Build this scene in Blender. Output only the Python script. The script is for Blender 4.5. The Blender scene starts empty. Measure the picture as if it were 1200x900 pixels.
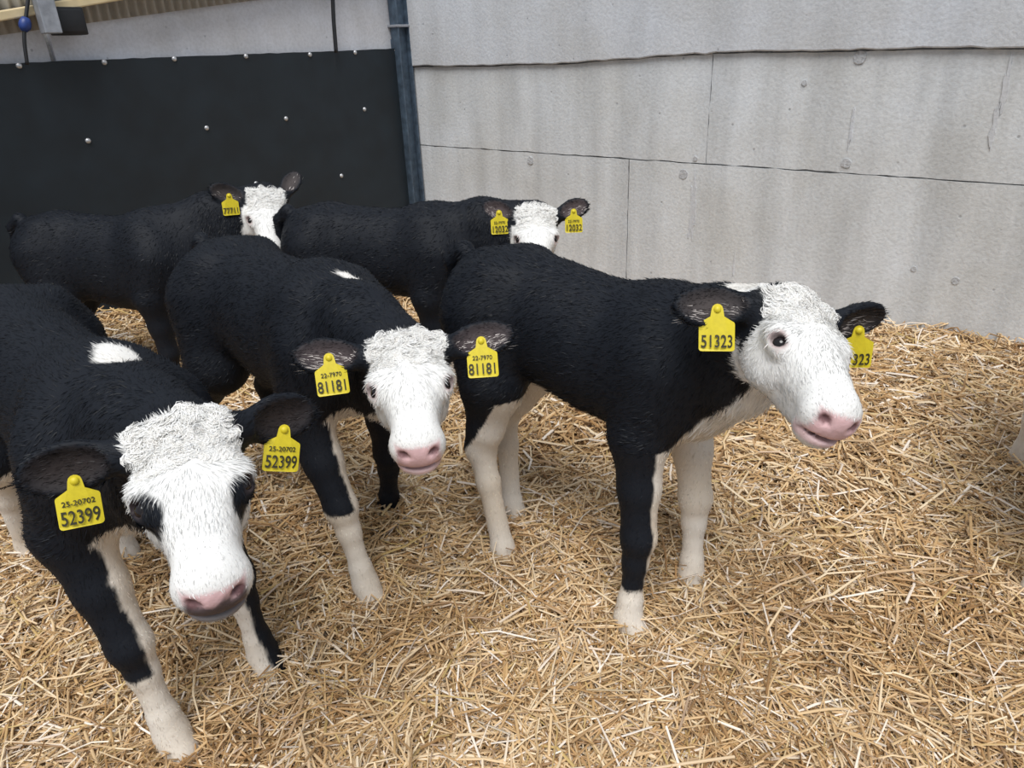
import bpy, math, random
import numpy as np
from mathutils import Matrix, Vector

rng = np.random.default_rng(7)
random.seed(7)
scene = bpy.context.scene
COL = scene.collection

# ------------------------------------------------------------------ camera
F, CAM_H, PITCH, ROLL = 860.0, 1.25, math.radians(24.6), math.radians(2.5)
cd = np.array([0, math.cos(PITCH), -math.sin(PITCH)])
r0 = np.array([1.0, 0, 0])
u0 = np.cross(r0, cd)
cr = r0 * math.cos(ROLL) - u0 * math.sin(ROLL)
cu = u0 * math.cos(ROLL) + r0 * math.sin(ROLL)
CAM = np.array([0, 0, CAM_H])
cam_data = bpy.data.cameras.new('camera')
cam = bpy.data.objects.new('camera', cam_data)
COL.objects.link(cam)
cam_data.sensor_width = 36.0
cam_data.lens = F / 1200 * 36
cam_data.clip_start = 0.02
cam.matrix_world = Matrix(((cr[0], cu[0], -cd[0], 0), (cr[1], cu[1], -cd[1], 0), (cr[2], cu[2], -cd[2], CAM_H), (0, 0, 0, 1)))
scene.camera = cam

# ------------------------------------------------------------------ light
world = bpy.data.worlds.new('sky')
scene.world = world
world.use_nodes = True
bg = world.node_tree.nodes['Background']
bg.inputs[0].default_value = (0.80, 0.89, 1.0, 1)
bg.inputs[1].default_value = 0.47
sun_data = bpy.data.lights.new('daylight', 'SUN')
sun_data.energy = 3.4
sun_data.angle = math.radians(36)
sun_data.color = (1.0, 0.98, 0.95)
sun = bpy.data.objects.new('daylight', sun_data)
COL.objects.link(sun)
sun.rotation_euler = Vector((0.06, 0.55, -1.0)).to_track_quat('-Z', 'Y').to_euler()
scene.view_settings.view_transform = 'Standard'
scene.view_settings.look = 'None'
scene.view_settings.gamma = 1.0
scene.view_settings.use_curve_mapping = False
scene.view_settings.exposure = 0.0


# ------------------------------------------------------------------ helpers
def ray(x, y):
    return cd + cr * (x - 600) / F - cu * (y - 450) / F

def ground(x, y, z=0.0):
    v = ray(x, y)
    return CAM + v * ((z - CAM_H) / v[2])

def at(x, y, depth):
    return CAM + ray(x, y) * depth

def norm(v):
    v = np.asarray(v, float)
    return v / np.linalg.norm(v)

def link(o, parent=None, **props):
    COL.objects.link(o)
    if parent is not None:
        o.parent = parent
    for k, v in props.items():
        if v:
            o[k] = v
    return o

def empty(name, loc, **props):
    o = bpy.data.objects.new(name, None)
    o.empty_display_size = 0.1
    o.location = loc
    return link(o, None, **props)

def mesh_np(name, verts, faces, mat=None, smooth=True, attrs=None):
    """faces: list of int arrays, each (n, k)"""
    me = bpy.data.meshes.new(name)
    verts = np.ascontiguousarray(verts, np.float32)
    if not isinstance(faces, list):
        faces = [faces]
    faces = [np.asarray(f, np.int32) for f in faces if len(f)]
    loops = np.concatenate([f.ravel() for f in faces])
    counts = np.concatenate([np.full(len(f), f.shape[1], np.int32) for f in faces])
    starts = np.concatenate([[0], np.cumsum(counts)[:-1]]).astype(np.int32)
    me.vertices.add(len(verts))
    me.vertices.foreach_set('co', verts.ravel())
    me.loops.add(len(loops))
    me.loops.foreach_set('vertex_index', loops)
    me.polygons.add(len(counts))
    me.polygons.foreach_set('loop_start', starts)
    me.polygons.foreach_set('loop_total', counts)
    if smooth:
        me.polygons.foreach_set('use_smooth', np.ones(len(counts), bool))
    me.update(calc_edges=True)
    me.validate()
    if attrs:
        for k, v in attrs.items():
            v = np.asarray(v, np.float32)
            if v.ndim == 2:
                a = me.attributes.new(k, 'FLOAT_COLOR', 'POINT')
                if v.shape[1] == 3:
                    v = np.concatenate([v, np.ones((len(v), 1), np.float32)], 1)
                a.data.foreach_set('color', np.ascontiguousarray(v).ravel())
            else:
                a = me.attributes.new(k, 'FLOAT', 'POINT')
                a.data.foreach_set('value', np.ascontiguousarray(v))
    if mat:
        me.materials.append(mat)
    return me

def mesh_obj(name, verts, faces, mat, parent=None, smooth=False, attrs=None, **props):
    return link(bpy.data.objects.new(name, mesh_np(name, verts, faces, mat, smooth, attrs)), parent, **props)

def new_mat(name):
    m = bpy.data.materials.new(name)
    m.use_nodes = True
    nt = m.node_tree
    return m, nt, nt.nodes['Principled BSDF']

def N(nt, kind, **kw):
    n = nt.nodes.new(kind)
    for k, v in kw.items():
        setattr(n, k, v)
    return n

def plain_mat(name, col, rough=0.6, metal=0.0, noise=0.0, scale=30.0, bump=0.0):
    m, nt, b = new_mat(name)
    b.inputs['Roughness'].default_value = rough
    b.inputs['Metallic'].default_value = metal
    b.inputs['Base Color'].default_value = (*col, 1)
    if noise or bump:
        tc = N(nt, 'ShaderNodeTexCoord')
        nz = N(nt, 'ShaderNodeTexNoise')
        nz.inputs['Scale'].default_value = scale
        nz.inputs['Detail'].default_value = 6
        nt.links.new(tc.outputs['Object'], nz.inputs['Vector'])
        if noise:
            rp = N(nt, 'ShaderNodeValToRGB')
            rp.color_ramp.elements[0].position = 0.3
            rp.color_ramp.elements[1].position = 0.7
            rp.color_ramp.elements[0].color = (*[c * (1 - noise) for c in col], 1)
            rp.color_ramp.elements[1].color = (*[min(1, c * (1 + noise)) for c in col], 1)
            nt.links.new(nz.outputs['Fac'], rp.inputs['Fac'])
            nt.links.new(rp.outputs['Color'], b.inputs['Base Color'])
        if bump:
            bp = N(nt, 'ShaderNodeBump')
            bp.inputs['Strength'].default_value = bump
            bp.inputs['Distance'].default_value = 0.01
            nt.links.new(nz.outputs['Fac'], bp.inputs['Height'])
            nt.links.new(bp.outputs['Normal'], b.inputs['Normal'])
    return m

def vnoise(p, freq, seed=0):
    """smooth value noise, p (n,3) -> (n,) in -1..1"""
    q = p * freq + seed * 17.31
    i = np.floor(q).astype(np.int64)
    f = q - i
    f = f * f * (3 - 2 * f)
    out = 0
    for a in (0, 1):
        for b_ in (0, 1):
            for c in (0, 1):
                h = (i[:, 0] + a) * 374761393 + (i[:, 1] + b_) * 668265263 + (i[:, 2] + c) * 2147483647 + seed * 974711
                h = (h ^ (h >> 13)) * 1274126177
                h = ((h ^ (h >> 16)) & 0xffff) / 32767.5 - 1
                w = (f[:, 0] if a else 1 - f[:, 0]) * (f[:, 1] if b_ else 1 - f[:, 1]) * (f[:, 2] if c else 1 - f[:, 2])
                out = out + w * h
    return out

def sstep(a, b_, x):
    t = np.clip((x - a) / (b_ - a), 0, 1)
    return t * t * (3 - 2 * t)

def box_arrays(x0, x1, y0, y1, z0, z1):
    v = np.array([(x, y, z) for x in (x0, x1) for y in (y0, y1) for z in (z0, z1)], float)
    f = np.array([(0, 1, 3, 2), (4, 6, 7, 5), (0, 4, 5, 1), (2, 3, 7, 6), (0, 2, 6, 4), (1, 5, 7, 3)])
    return v, f

def bevel(o, w=0.004, seg=2):
    m = o.modifiers.new('bevel', 'BEVEL')
    m.width = w
    m.segments = seg
    m.limit_method = 'ANGLE'
    return o

def prism(name, pts2, t0, t1, mat, parent=None, M=None, smooth=False, **props):
    """pts2 outline (counter-clockwise) in local x/z, extruded along local y t0..t1; M maps local->world 3x4"""
    n = len(pts2)
    v = np.array([(p[0], t0, p[1]) for p in pts2] + [(p[0], t1, p[1]) for p in pts2], float)
    if M is not None:
        v = v @ np.asarray(M)[:3, :3].T + np.asarray(M)[:3, 3]
    me = bpy.data.meshes.new(name)
    fs = [tuple(range(n)), tuple(range(2 * n - 1, n - 1, -1))] + [(i, i + n, (i + 1) % n + n, (i + 1) % n) for i in range(n)]
    me.from_pydata([tuple(a) for a in v], [], fs)
    me.update()
    me.materials.append(mat)
    if smooth:
        for p_ in me.polygons[2:]:
            p_.use_smooth = True
    return link(bpy.data.objects.new(name, me), parent, **props)

def tube_arrays(pts, rad, sides=8):
    pts = np.asarray(pts, float)
    rad = np.broadcast_to(rad, (len(pts),))
    t = np.gradient(pts, axis=0)
    t /= np.linalg.norm(t, axis=1)[:, None]
    ref = np.array([0.3, 0.9, 0.2])
    a = np.cross(t, ref)
    a /= np.linalg.norm(a, axis=1)[:, None]
    b_ = np.cross(t, a)
    th = np.arange(sides) / sides * 2 * math.pi
    ring = a[:, None] * np.cos(th)[None, :, None] + b_[:, None] * np.sin(th)[None, :, None]
    v = pts[:, None] + ring * rad[:, None, None]
    n = len(pts)
    f = []
    for i in range(n - 1):
        for j in range(sides):
            k = (j + 1) % sides
            f.append((i * sides + j, i * sides + k, (i + 1) * sides + k, (i + 1) * sides + j))
    v = np.concatenate([v.reshape(-1, 3), pts[:1], pts[-1:]])
    caps = [(n * sides, (j + 1) % sides, j) for j in range(sides)] + [(n * sides + 1, (n - 1) * sides + j, (n - 1) * sides + (j + 1) % sides) for j in range(sides)]
    return v, [np.array(f), np.array(caps)]

# ------------------------------------------------------------------ materials of the setting
def concrete_mat(name, base, streak=0.12, warm=0.5):
    m, nt, b = new_mat(name)
    L = nt.links.new
    tc = N(nt, 'ShaderNodeTexCoord')
    mp = N(nt, 'ShaderNodeMapping')
    mp.inputs['Scale'].default_value = (5.0, 5.0, 0.55)
    L(tc.outputs['Object'], mp.inputs['Vector'])
    st = N(nt, 'ShaderNodeTexNoise'); st.inputs['Scale'].default_value = 1.6; st.inputs['Detail'].default_value = 5
    L(mp.outputs['Vector'], st.inputs['Vector'])
    cl = N(nt, 'ShaderNodeTexNoise'); cl.inputs['Scale'].default_value = 2.2; cl.inputs['Detail'].default_value = 8; cl.inputs['Roughness'].default_value = 0.65
    L(tc.outputs['Object'], cl.inputs['Vector'])
    fine = N(nt, 'ShaderNodeTexNoise'); fine.inputs['Scale'].default_value = 70; fine.inputs['Detail'].default_value = 6
    L(tc.outputs['Object'], fine.inputs['Vector'])
    r1 = N(nt, 'ShaderNodeValToRGB')
    r1.color_ramp.elements[0].position = 0.33; r1.color_ramp.elements[1].position = 0.62
    r1.color_ramp.elements[0].color = (*[c * (1 - streak * 2.2) for c in base], 1)
    r1.color_ramp.elements[1].color = (*base, 1)
    L(st.outputs['Fac'], r1.inputs['Fac'])
    r2 = N(nt, 'ShaderNodeValToRGB')
    r2.color_ramp.elements[0].position = 0.35; r2.color_ramp.elements[1].position = 0.72
    r2.color_ramp.elements[0].color = (0.90, 0.88, 0.84, 1)
    r2.color_ramp.elements[1].color = (1.06, 1.07, 1.08, 1)
    L(cl.outputs['Fac'], r2.inputs['Fac'])
    mx = N(nt, 'ShaderNodeMix', data_type='RGBA', blend_type='MULTIPLY'); mx.inputs[0].default_value = 1.0
    L(r1.outputs['Color'], mx.inputs[6]); L(r2.outputs['Color'], mx.inputs[7])
    r3 = N(nt, 'ShaderNodeValToRGB')
    r3.color_ramp.elements[0].position = 0.25; r3.color_ramp.elements[1].position = 0.6
    r3.color_ramp.elements[0].color = (0.86, 0.86, 0.86, 1); r3.color_ramp.elements[1].color = (1, 1, 1, 1)
    L(fine.outputs['Fac'], r3.inputs['Fac'])
    mx2 = N(nt, 'ShaderNodeMix', data_type='RGBA', blend_type='MULTIPLY'); mx2.inputs[0].default_value = 1.0
    L(mx.outputs[2], mx2.inputs[6]); L(r3.outputs['Color'], mx2.inputs[7])
    # blow holes
    vo = N(nt, 'ShaderNodeTexVoronoi'); vo.inputs['Scale'].default_value = 9
    L(tc.outputs['Object'], vo.inputs['Vector'])
    pit = N(nt, 'ShaderNodeMapRange'); pit.inputs[1].default_value = 0.03; pit.inputs[2].default_value = 0.07
    L(vo.outputs['Distance'], pit.inputs[0])
    mx3 = N(nt, 'ShaderNodeMix', data_type='RGBA', blend_type='MIX')
    L(pit.outputs[0], mx3.inputs[0]); mx3.inputs[6].default_value = (*[c * 0.55 for c in base], 1); L(mx2.outputs[2], mx3.inputs[7])
    L(mx3.outputs[2], b.inputs['Base Color'])
    b.inputs['Roughness'].default_value = 0.8
    ad = N(nt, 'ShaderNodeMath', operation='MULTIPLY'); L(fine.outputs['Fac'], ad.inputs[0]); L(pit.outputs[0], ad.inputs[1])
    bp = N(nt, 'ShaderNodeBump'); bp.inputs['Strength'].default_value = 0.35; bp.inputs['Distance'].default_value = 0.006
    L(ad.outputs[0], bp.inputs['Height']); L(bp.outputs['Normal'], b.inputs['Normal'])
    return m

M_conc = concrete_mat('concrete_cast', (0.70, 0.725, 0.76), 0.08)
M_conc_top = concrete_mat('concrete_upper', (0.65, 0.675, 0.73), 0.05)
M_conc_left = concrete_mat('concrete_pale', (0.72, 0.74, 0.81), 0.04)
M_mortar = plain_mat('joint_grout', (0.34, 0.335, 0.33), 0.9, noise=0.25, scale=60, bump=0.5)
M_plug = plain_mat('tie_plug_concrete', (0.47, 0.48, 0.50), 0.85, noise=0.2, scale=90, bump=0.4)
M_rubber = plain_mat('black_rubber', (0.0085, 0.0150, 0.0215), 0.6, noise=0.25, scale=7, bump=0.05)
M_bolt = plain_mat('zinc_bolt', (0.62, 0.63, 0.65), 0.35, 0.6, noise=0.1, scale=200)
M_steel = plain_mat('blue_grey_steel', (0.075, 0.11, 0.155), 0.5, 0.2, noise=0.35, scale=25, bump=0.1)
M_galv = plain_mat('galvanised_steel', (0.36, 0.38, 0.42), 0.45, 0.4, noise=0.2, scale=30)
M_timber = plain_mat('cream_timber', (0.74, 0.60, 0.36), 0.7, noise=0.12, scale=14, bump=0.1)
M_sheet = plain_mat('weathered_sheet', (0.36, 0.345, 0.31), 0.6, noise=0.15, scale=10)
M_black = plain_mat('black_plastic', (0.012, 0.013, 0.016), 0.5, noise=0.2, scale=40)
M_blue = plain_mat('blue_plastic', (0.02, 0.05, 0.22), 0.45, noise=0.2, scale=40)

K = np.array([-0.6, 5.25, 0.0])                    # inner corner on the ground
ES = norm((0.756, -0.655, 0)); NS = norm((-0.655, -0.756, 0))   # right wall
ET = norm((-0.654, -0.757, 0)); NT = norm((0.757, -0.654, 0))   # left wall

def wallpt(x, y, axis, nrm, off=0.0):
    v = ray(x, y)
    t = ((K + nrm * off - CAM) @ nrm) / (v @ nrm)
    p = CAM + v * t
    return float((p - K) @ axis), float(p[2])

def frame(axis, nrm):      # local x along the wall, local y out towards the room, local z up
    M = np.zeros((3, 4)); M[:, 0] = axis; M[:, 1] = nrm; M[2, 2] = 1; M[:, 3] = K
    return M
MR, ML = frame(ES, NS), frame(ET, NT)
R = lambda x, y, off=0.0: wallpt(x, y, ES, NS, off)
Lw = lambda x, y, off=0.0: wallpt(x, y, ET, NT, off)

# ------------------------------------------------------------------ floor bed (earth and packed straw)
def bed(x, y):
    """height of the bedding surface"""
    x = np.asarray(x, float); y = np.asarray(y, float)
    p = np.stack([x, y, np.zeros_like(x)], -1).reshape(-1, 3)
    h = 0.026 * vnoise(p, 2.3, 1) + 0.022 * vnoise(p, 5.1, 2) + 0.016 * vnoise(p, 11.0, 3) + 0.010 * vnoise(p, 23.0, 4)
    ds = (p - K) @ NS                                   # distance to the right wall
    h = h + 0.05 * np.exp(-((ds - 0.15) / 0.42) ** 2) * sstep(3.1, 3.7, (p - K) @ ES) * (0.75 + 0.5 * vnoise(p, 3.0, 9))
    h = h - 0.07 * sstep(0.7, 0.15, ds) * sstep(3.3, 2.6, (p - K) @ ES)
    h = h + 0.13 * np.exp(-(((p - K) @ NT) / 0.55) ** 2) * sstep(0.3, 1.0, (p - K) @ ET)      # straw banked against the rubber panel
    return h.reshape(x.shape)

M_floor, nt, b = new_mat('trodden_bedding')
tc = N(nt, 'ShaderNodeTexCoord')
n1 = N(nt, 'ShaderNodeTexNoise'); n1.inputs['Scale'].default_value = 45; n1.inputs['Detail'].default_value = 9; n1.inputs['Roughness'].default_value = 0.75
nt.links.new(tc.outputs['Object'], n1.inputs['Vector'])
rp = N(nt, 'ShaderNodeValToRGB')
rp.color_ramp.elements[0].position = 0.32; rp.color_ramp.elements[0].color = (0.12, 0.065, 0.025, 1)
rp.color_ramp.elements[1].position = 0.68; rp.color_ramp.elements[1].color = (0.46, 0.29, 0.12, 1)
nt.links.new(n1.outputs['Fac'], rp.inputs['Fac']); nt.links.new(rp.outputs['Color'], b.inputs['Base Color'])
b.inputs['Roughness'].default_value = 0.9
bp = N(nt, 'ShaderNodeBump'); bp.inputs['Strength'].default_value = 0.9; bp.inputs['Distance'].default_value = 0.02
nt.links.new(n1.outputs['Fac'], bp.inputs['Height']); nt.links.new(bp.outputs['Normal'], b.inputs['Normal'])

gx, gy = np.meshgrid(np.arange(-4.4, 4.6, 0.035), np.arange(-1.2, 5.7, 0.035))
gz = bed(gx, gy) - 0.012
ny_, nx_ = gx.shape
idx = np.arange(nx_ * ny_).reshape(ny_, nx_)
fq = np.stack([idx[:-1, :-1], idx[:-1, 1:], idx[1:, 1:], idx[1:, :-1]], -1).reshape(-1, 4)
mid = (np.stack([gx, gy], -1).reshape(-1, 2)[fq]).mean(1)
inside = ((mid - K[:2]) @ NS[:2] > -0.03) & ((mid - K[:2]) @ NT[:2] > -0.03)
fq = fq[inside]
used, inv = np.unique(fq, return_inverse=True)
fv = np.stack([gx.ravel(), gy.ravel(), gz.ravel()], -1)[used]
mesh_obj('floor', fv, inv.reshape(-1, 4), M_floor, smooth=True, kind='structure', label='trodden straw bedding covering the pen floor')

# ------------------------------------------------------------------ right wall of cast concrete
def edge(p, q, jit, step=0.05):
    p, q = np.array(p, float), np.array(q, float)
    n = max(2, int(np.linalg.norm(q - p) / step))
    t = np.linspace(0, 1, n, endpoint=False)[:, None]
    e = p + (q - p) * t
    d_ = norm(q - p)
    e[1:] += np.array([-d_[1], d_[0]]) * rng.normal(0, jit, (n - 1, 1))
    return e

def outline(corners, jit=0.0016):
    c = list(corners)
    return np.concatenate([edge(c[i], c[(i + 1) % len(c)], jit) for i in range(len(c))])

S_END = 6.2
ledge = [R(*p) for p in ((480, 78), (560, 77.5), (678, 74), (700, 71.5), (840, 62), (996, 60), (1100, 57), (1200, 57))]
slope_l = (ledge[-1][1] - ledge[0][1]) / (ledge[-1][0] - ledge[0][0])
jz = [R(*p) for p in ((495, 170), (738, 186), (816, 192), (1020, 206), (1200, 216))]
zj0 = float(np.polyfit([a for a, _ in jz], [z for _, z in jz], 1)[1]); kj = float(np.polyfit([a for a, _ in jz], [z for _, z in jz], 1)[0])
zj = lambda s: zj0 + kj * s
print('ledge', np.round(ledge, 3).tolist(), 'joint', np.round(jz, 3).tolist())
s_low = R(736, 240)[0]; s_up = R(830, 150)[0]
g = 0.003
wall_r = mesh_obj('wall_right', np.array(box_arrays(-0.3, S_END, -0.30, -0.012, -0.3, 3.2)[0]) @ MR[:, :3].T + MR[:, 3], box_arrays(0, 1, 0, 1, 0, 1)[1], M_mortar, kind='structure', label='pale grey cast concrete wall with rough joints')
ztop = lambda s: float(np.interp(s, [a for a, _ in ledge], [z for _, z in ledge])) if s < ledge[-1][0] else ledge[-1][1] + slope_l * (s - ledge[-1][0]) * 0
def slab(name, corners, t0, t1, mat, jit=0.0016):
    return prism(name, outline(corners, jit), t0, t1, mat, wall_r, MR)
zb = -0.25
slab('panel', [(0.0, zb), (s_low - g, zb), (s_low - g, zj(s_low) - g), (0.0, zj(0) - g)], -0.05, 0.0, M_conc)
slab('panel', [(s_low + g, zb), (S_END, zb), (S_END, zj(S_END) - g), (s_low + g, zj(s_low) - g)], -0.05, 0.002, M_conc)
top_pts = [(s, z + 0.0) for s, z in ledge if s > 0.02]
mid_l = [(s, z - g) for s, z in top_pts if s < s_up]
mid_r = [(s, z - g) for s, z in top_pts if s > s_up]
slab('panel', [(0.0, zj(0) + g), (s_up - 0.002, zj(s_up) + g), (s_up - 0.002, ztop(s_up) - g)] + mid_l[::-1] + [(0.0, ztop(0) - g)], -0.05, 0.001, M_conc)
slab('panel', [(s_up + 0.002, zj(s_up) + g), (S_END, zj(S_END) + g), (S_END, ztop(S_END) - g)] + mid_r[::-1] + [(s_up + 0.002, ztop(s_up) - g)], -0.05, 0.0, M_conc)
bevel(slab('upper_band', [(0.0, ztop(0) + g)] + [(s, z + g) for s, z in top_pts] + [(S_END, ztop(S_END) + g), (S_END, 3.2), (0.0, 3.2)], -0.05, 0.022, M_conc_top, 0.0025), 0.006, 2)
for px, py, rr in ((622, 188, 0.022), (1008, 67, 0.026), (801, 204, 0.024), (992, 191, 0.020), (1120, 329, 0.016), (1071, 315, 0.012), (815, 186, 0.012), (943, 97, 0.012)):
    s_, z_ = R(px, py)
    th = np.linspace(0, 2 * math.pi, 18, endpoint=False)
    rj = rr * (1 + rng.normal(0, 0.06, 18))
    prism('tie_hole_plug', np.stack([s_ + rj * np.cos(th), z_ + rj * np.sin(th)], -1), -0.01, 0.005, M_plug, wall_r, MR, label='small round grey tie-hole plug')
# chipped scars: thin rough lumps of patched concrete
for px, py, w_, h_ in ((812, 245, 0.035, 0.30), (1178, 105, 0.022, 0.20), (1165, 150, 0.018, 0.16), (998, 150, 0.012, 0.17), (860, 312, 0.008, 0.10)):
    s_, z_ = R(px, py)
    k_ = 26
    th = np.linspace(0, 2 * math.pi, k_, endpoint=False)
    rj = 1 + rng.normal(0, 0.22, k_)
    prism('patched_scar', np.stack([s_ + w_ * 0.5 * rj * np.cos(th), z_ + h_ * 0.5 * rj * np.sin(th)], -1), -0.01, 0.0045, M_conc_top, wall_r, MR, label='rough patched scar in the concrete')

# ------------------------------------------------------------------ left wall: pale concrete under a sloping top
crest = [Lw(0, 38), Lw(84, 28), Lw(282, 0)]
k_c = (crest[2][1] - crest[0][1]) / (crest[2][0] - crest[0][0])
zc = lambda t: crest[0][1] + k_c * (t - crest[0][0])
print('crest', np.round(crest, 3).tolist())
T_END = 5.2
t_gap = Lw(57, 50)[0]
wall_l = mesh_obj('wall_left', np.array([(t, y, z) for y in (-0.30, -0.03) for t, z in ((0.0, -0.3), (T_END, -0.3), (T_END, zc(T_END) - 0.02), (0.0, zc(0.0) - 0.02))]) @ ML[:, :3].T + ML[:, 3],
                  np.array([(0, 1, 2, 3), (7, 6, 5, 4), (0, 4, 5, 1), (1, 5, 6, 2), (2, 6, 7, 3), (3, 7, 4, 0)]), M_mortar, kind='structure', label='pale concrete wall rising above the black panel')
def slab_l(corners):
    return prism('wall_panel', outline(corners, 0.001), -0.10, 0.0, M_conc_left, wall_l, ML)
slab_l([(0.0, -0.25), (t_gap - 0.012, -0.25), (t_gap - 0.012, zc(t_gap)), (0.0, zc(0.0))])
slab_l([(t_gap + 0.012, -0.25), (T_END, -0.25), (T_END, zc(T_END)), (t_gap + 0.012, zc(t_gap))])
# corrugated sheet above the wall
tt = np.arange(-0.1, T_END, 0.0075)
wave = 0.010 * np.sin(tt / 0.045 * 2 * math.pi)
lo = np.array([zc(t) - 0.01 for t in tt]); hi = lo + 0.17
wv = np.concatenate([np.stack([tt, wave + 0.03, lo], -1), np.stack([tt, wave + 0.03, hi], -1), np.stack([tt, wave + 0.026, lo], -1), np.stack([tt, wave + 0.026, hi], -1)]) @ ML[:, :3].T + ML[:, 3]
n_ = len(tt); i_ = np.arange(n_ - 1)
sheet = mesh_obj('cladding_sheet', wv, np.concatenate([np.stack([i_, i_ + 1, i_ + 1 + n_, i_ + n_], -1), np.stack([i_ + 2 * n_, i_ + 3 * n_, i_ + 1 + 3 * n_, i_ + 1 + 2 * n_], -1), np.stack([i_, i_ + 2 * n_, i_ + 1 + 2 * n_, i_ + 1], -1)]), M_sheet, smooth=True,
                 label='weathered corrugated cladding strip along the sloping wall top', category='cladding')
# timber rail on top of the sheet
ta, tb = Lw(0, 25), Lw(120, 4)
kt = (tb[1] - ta[1]) / (tb[0] - ta[0])
zt = lambda t: ta[1] + kt * (t - ta[0])
hh = Lw(0, 13)[1] - ta[1]
rail = prism('timber_rail', [(-0.1, zt(-0.1)), (T_END, zt(T_END)), (T_END, zt(T_END) + hh), (-0.1, zt(-0.1) + hh)], 0.05, 0.12, M_timber, None, ML, label='cream timber rail running above the corrugated sheet', category='rail')
bevel(rail, 0.006)
# steel stanchion standing on the wall top, with a dark box beside it
p0, p1 = Lw(47.5, 0, 0.14), Lw(57.5, 29, 0.14)
tc_ = Lw(53, 15, 0.14)[0]
wst = 0.035
post = prism('steel_stanchion', [(tc_ - wst, zc(tc_) - 0.03), (tc_ + wst, zc(tc_) - 0.03), (tc_ + wst, zc(tc_) + 0.9), (tc_ - wst, zc(tc_) + 0.9)], 0.122, 0.18, M_galv, None, ML, label='grey steel stanchion standing on the wall top by the dark box', category='post')
bevel(post, 0.004)
bt, bz_ = Lw(75, 25.5, 0.062)
jb = empty('junction_box', K + ET * bt + NT * 0.062 + np.array([0, 0, bz_]), label='black junction box beside the grey steel stanchion', category='box')
v_, f_ = box_arrays(-0.065, 0.065, -0.012, 0.07, -0.055, 0.055)
bevel(mesh_obj('case', v_ @ ML[:, :3].T, f_, M_black, jb), 0.006)
v_, f_ = box_arrays(-0.055, 0.055, 0.07, 0.078, -0.045, 0.045)
bevel(mesh_obj('lid', v_ @ ML[:, :3].T, f_, M_black, jb), 0.004)

def hanging_cable(name, pix, rad, mat, off, parent=None, **pr):
    pts = []
    for x, y in pix:
        s_, z_ = Lw(x, y, off)
        pts.append(K + ET * s_ + NT * off + np.array([0, 0, z_]))
    pts = np.array(pts)
    t = np.linspace(0, len(pts) - 1, 24)
    i = np.minimum(t.astype(int), len(pts) - 2); f = (t - i)[:, None]
    sm = pts[i] * (1 - f) + pts[i + 1] * f
    for _ in range(4):
        sm[1:-1] = (sm[:-2] + 2 * sm[1:-1] + sm[2:]) / 4
    v, f2 = tube_arrays(sm, rad, 8)
    return mesh_obj(name, v, f2, mat, parent, smooth=True, **pr), sm
cb, sm = hanging_cable('hanging_cable', ((34, -20), (33, 0), (30, 22), (28, 40), (29, 55), (32, 76)), 0.0075, M_black, 0.132, label='black cable with blue connector hanging behind the panel', category='cable')
v, f2 = tube_arrays(sm[9:14], [0.014, 0.022, 0.024, 0.022, 0.012], 10)
mesh_obj('connector', v, f2, M_blue, cb, smooth=True, label='blue connector sleeve')
hanging_cable('hanging_cable', ((389, -20), (390, 0), (391, 25), (394, 62)), 0.012, M_black, 0.062, label='dark cable hanging down the pale wall above the panel', category='cable')

# black rubber panel bolted to the left wall
ptop = [Lw(*p, 0.03) for p in ((0, 75), (122, 70), (240, 65), (363, 60.5), (470, 57))]
kp = float(np.polyfit([a for a, _ in ptop], [z for _, z in ptop], 1)[0]); zp0 = float(np.polyfit([a for a, _ in ptop], [z for _, z in ptop], 1)[1])
print('panel top', np.round(ptop, 3).tolist())
panel = prism('rubber_wall_panel', outline([(0.075, -0.1), (T_END, -0.1), (T_END, zp0 + kp * T_END), (0.075, zp0 + kp * 0.075)], 0.0012), 0.001, 0.03, M_rubber, None, ML, label='large black rubber sheet bolted to the left wall', category='wall panel')
bolt_me = None
for px, py in ((22, 77), (122, 73), (204, 69), (288, 66), (363, 64), (416, 61.5), (464, 59), (103, 165), (242, 150), (335, 139), (427, 128), (476, 124), (482, 191), (400, 206), (195, 242), (55, 262), (300, 215)):
    s_, z_ = Lw(px, py, 0.03)
    if bolt_me is None:
        v, f = [], []
        for k_, (rr, hh_) in enumerate(((0.0125, 0.0), (0.0125, 0.004), (0.009, 0.008), (0.004, 0.010))):
            for j in range(10):
                a_ = j / 10 * 2 * math.pi
                v.append((rr * math.cos(a_), hh_, rr * math.sin(a_)))
        for k_ in range(3):
            for j in range(10):
                f.append((k_ * 10 + j, k_ * 10 + (j + 1) % 10, (k_ + 1) * 10 + (j + 1) % 10, (k_ + 1) * 10 + j))
        v.append((0, 0.0115, 0))
        bolt_me = mesh_np('bolt', np.array(v) @ ML[:, :3].T, [np.array(f)[:, ::-1], np.array([(30 + (j + 1) % 10, 30 + j, 40) for j in range(10)])], M_bolt)
    o = bpy.data.objects.new('bolt', bolt_me)
    o.location = K + ET * s_ + NT * 0.03 + np.array([0, 0, z_])
    link(o, panel)

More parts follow.
